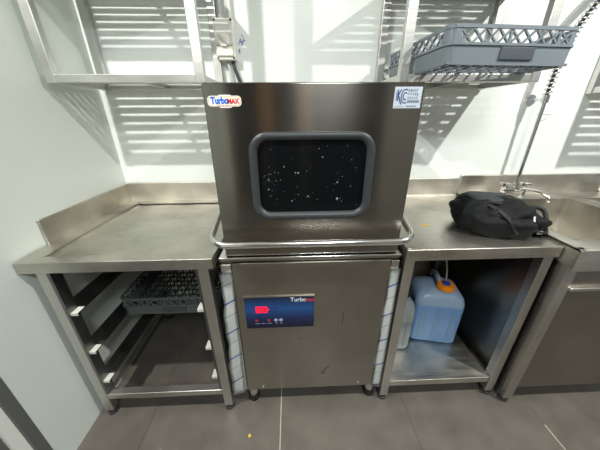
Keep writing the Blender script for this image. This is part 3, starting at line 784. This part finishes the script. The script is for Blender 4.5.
def bez(p, n=20):
    p = [Vector(a) for a in p]; out = []
    P = [2*p[0]-p[1]]+p+[2*p[-1]-p[-2]]
    for i in range(1, len(P)-2):
        for k in range(n):
            u = k/n; a, b_, c, d_ = P[i-1:i+3]
            out.append(.5*((2*b_)+(-a+c)*u+(2*a-5*b_+4*c-d_)*u*u+(-a+3*b_-3*c+d_)*u**3))
    out.append(p[-1]); return out
Z0 = TZ+.0008
t = thing('crossbody_bag', 'black fabric bag with straps lying on the right worktop', 'bag', (.86, .97, Z0))
a = MB(); lump(a, (.855, .985, Z0+.058), (.135, .112, .066), .62, .62, (math.radians(8), math.radians(-2), math.radians(-14)), .012, 2, 56, 34, flat=Z0)
body = a.build('bag_body', 'bag', t, smooth=True)
a = MB(); lump(a, (.835, .905, Z0+.045), (.105, .052, .046), .6, .6, (math.radians(14), 0, math.radians(-16)), .008, 5, 44, 26, flat=Z0)
a.build('front_pocket', 'bag', t, smooth=True)
a = MB(); lump(a, (.975, .945, Z0+.038), (.060, .070, .040), .7, .7, (0, math.radians(12), math.radians(-10)), .010, 9, 40, 24, flat=Z0)
a.build('side_pocket', 'bag', t, smooth=True)
a = MB(); lump(a, (.870, 1.015, Z0+.117), (.105, .055, .014), .7, .7, (math.radians(4), math.radians(4), math.radians(-8)), .003, 4, 36, 20)
a.build('padded_top', 'bag2', t, smooth=True)
a = MB(); ribbon(a, bez([(.74, .99, Z0+.085), (.79, .965, Z0+.118), (.85, .94, Z0+.117), (.92, .95, Z0+.112), (.97, .98, Z0+.10)]), .022, .0022)
a.build('strap', 'webbing', t, smooth=False)
a = MB(); ribbon(a, bez([(.79, 1.03, Z0+.108), (.80, .93, Z0+.112), (.83, .865, Z0+.082), (.86, .838, Z0+.03)]), .022, .0022, (0, -.3, 1))
a.build('strap', 'webbing', t, smooth=False)
a = MB(); a.tube(bez([(.985, .965, Z0+.055), (1.02, .975, Z0+.085), (1.052, .955, Z0+.080), (1.050, .925, Z0+.045), (1.02, .895, Z0+.027), (.975, .885, Z0+.014)]), .0085, 12)
a.build('carry_handle', 'webbing', t, smooth=True)
a = MB(); ribbon(a, bez([(.95, .88, Z0+.03), (.985, .865, Z0+.022), (1.015, .885, Z0+.019), (1.04, .93, Z0+.019), (1.05, .965, Z0+.022)]), .022, .002)
a.build('strap', 'webbing', t, smooth=False)
a = MB(); a.tube(bez([(.745, 1.03, Z0+.075), (.775, 1.055, Z0+.105), (.86, 1.045, Z0+.125), (.94, 1.02, Z0+.115), (.985, .99, Z0+.085)]), .0045, 8)
a.build('piping', 'webbing', t, smooth=True)
a = MB(); ribbon(a, bez([(.90, 1.0, Z0+.128), (.925, .93, Z0+.105), (.935, .885, Z0+.075), (.94, .86, Z0+.035)]), .018, .0022, (0, -.3, 1))
a.build('strap', 'webbing', t)
a = MB(); a.tube(bez([(.752, .95, Z0+.075), (.80, .885, Z0+.088), (.87, .868, Z0+.080), (.92, .872, Z0+.065)]), .0022, 8)
a.build('zip', 'black', t, smooth=True)
a = MB(); a.bar((.928, .856, Z0+.060), (.937, .872, Z0+.086), .006, .003); a.build('zip_pull', 'zip', t)
a = MB(); a.box(.968, .990, .866, .870, Z0+.012, Z0+.026, .001); a.build('buckle', 'zip', t)

t.location.y -= .028; t.location.x -= .014
# yellow scrap
tag(MB().prism([(.565, .975), (.580, .972), (.600, .978), (.596, .986), (.578, .984)], 'Z', TZ+.0002, TZ+.0022).build('food_scrap', 'yellow'), 'small yellow scrap on the right worktop beside the dishwasher', 'scrap')
tag(MB().prism([(-.213, .640), (-.204, .633), (-.197, .642), (-.206, .650)], 'Z', .0002, .004).build('crumb', 'yellow'), 'tiny yellow crumb on the dark floor in front of the dishwasher', 'crumb')

# ------------------------------------------------------------------ lights
def area(name, loc, size, power, col=(1, 1, 1), shape='DISK', rot=(0, 0, 0), sy=None):
    l = bpy.data.lights.new(name, 'AREA'); l.shape = shape; l.size = size; l.energy = power; l.color = col
    if sy: l.size_y = sy
    o = bpy.data.objects.new(name, l); COL.objects.link(o); o.location = loc; o.rotation_euler = rot; return o
area('ceiling_spot', (-.90, .19, 2.45), .05, 34, (1, .98, .93))
area('ceiling_spot', (1.56, .19, 2.49), .05, 44, (1, .98, .93))
area('rear_fill', (.4, -1.1, 2.57), .6, 40, (.95, 1, .99), 'SQUARE')  # added soft fill behind the camera, lifts the wall shadows

w = bpy.data.worlds.new('room_light'); S.world = w; w.use_nodes = True
bg = w.node_tree.nodes['Background']; bg.inputs['Color'].default_value = (.92, .97, 1, 1); bg.inputs['Strength'].default_value = .25

# ------------------------------------------------------------------ camera
cd = bpy.data.cameras.new('camera'); cam = bpy.data.objects.new('camera', cd); COL.objects.link(cam)
f_px, th, psi, ro, hh = 249.08, .4127, .0362, -.0065, 1.2924
cd.sensor_fit = 'HORIZONTAL'; cd.sensor_width = 36; cd.lens = f_px*36/600; cd.clip_start = .02
F = Vector((math.sin(psi)*math.cos(th), math.cos(psi)*math.cos(th), -math.sin(th))); Rv = Vector((math.cos(psi), -math.sin(psi), 0)); U = Rv.cross(F)
c_, s_ = math.cos(ro), math.sin(ro); r2 = c_*Rv+s_*U; u2 = -s_*Rv+c_*U
cam.matrix_world = Matrix(((r2.x, u2.x, -F.x, 0), (r2.y, u2.y, -F.y, 0), (r2.z, u2.z, -F.z, hh), (0, 0, 0, 1)))
S.camera = cam
S.view_settings.view_transform = 'Standard'; S.view_settings.look = 'None'; S.view_settings.gamma = 1; S.view_settings.exposure = .38
S.view_settings.use_curve_mapping = False
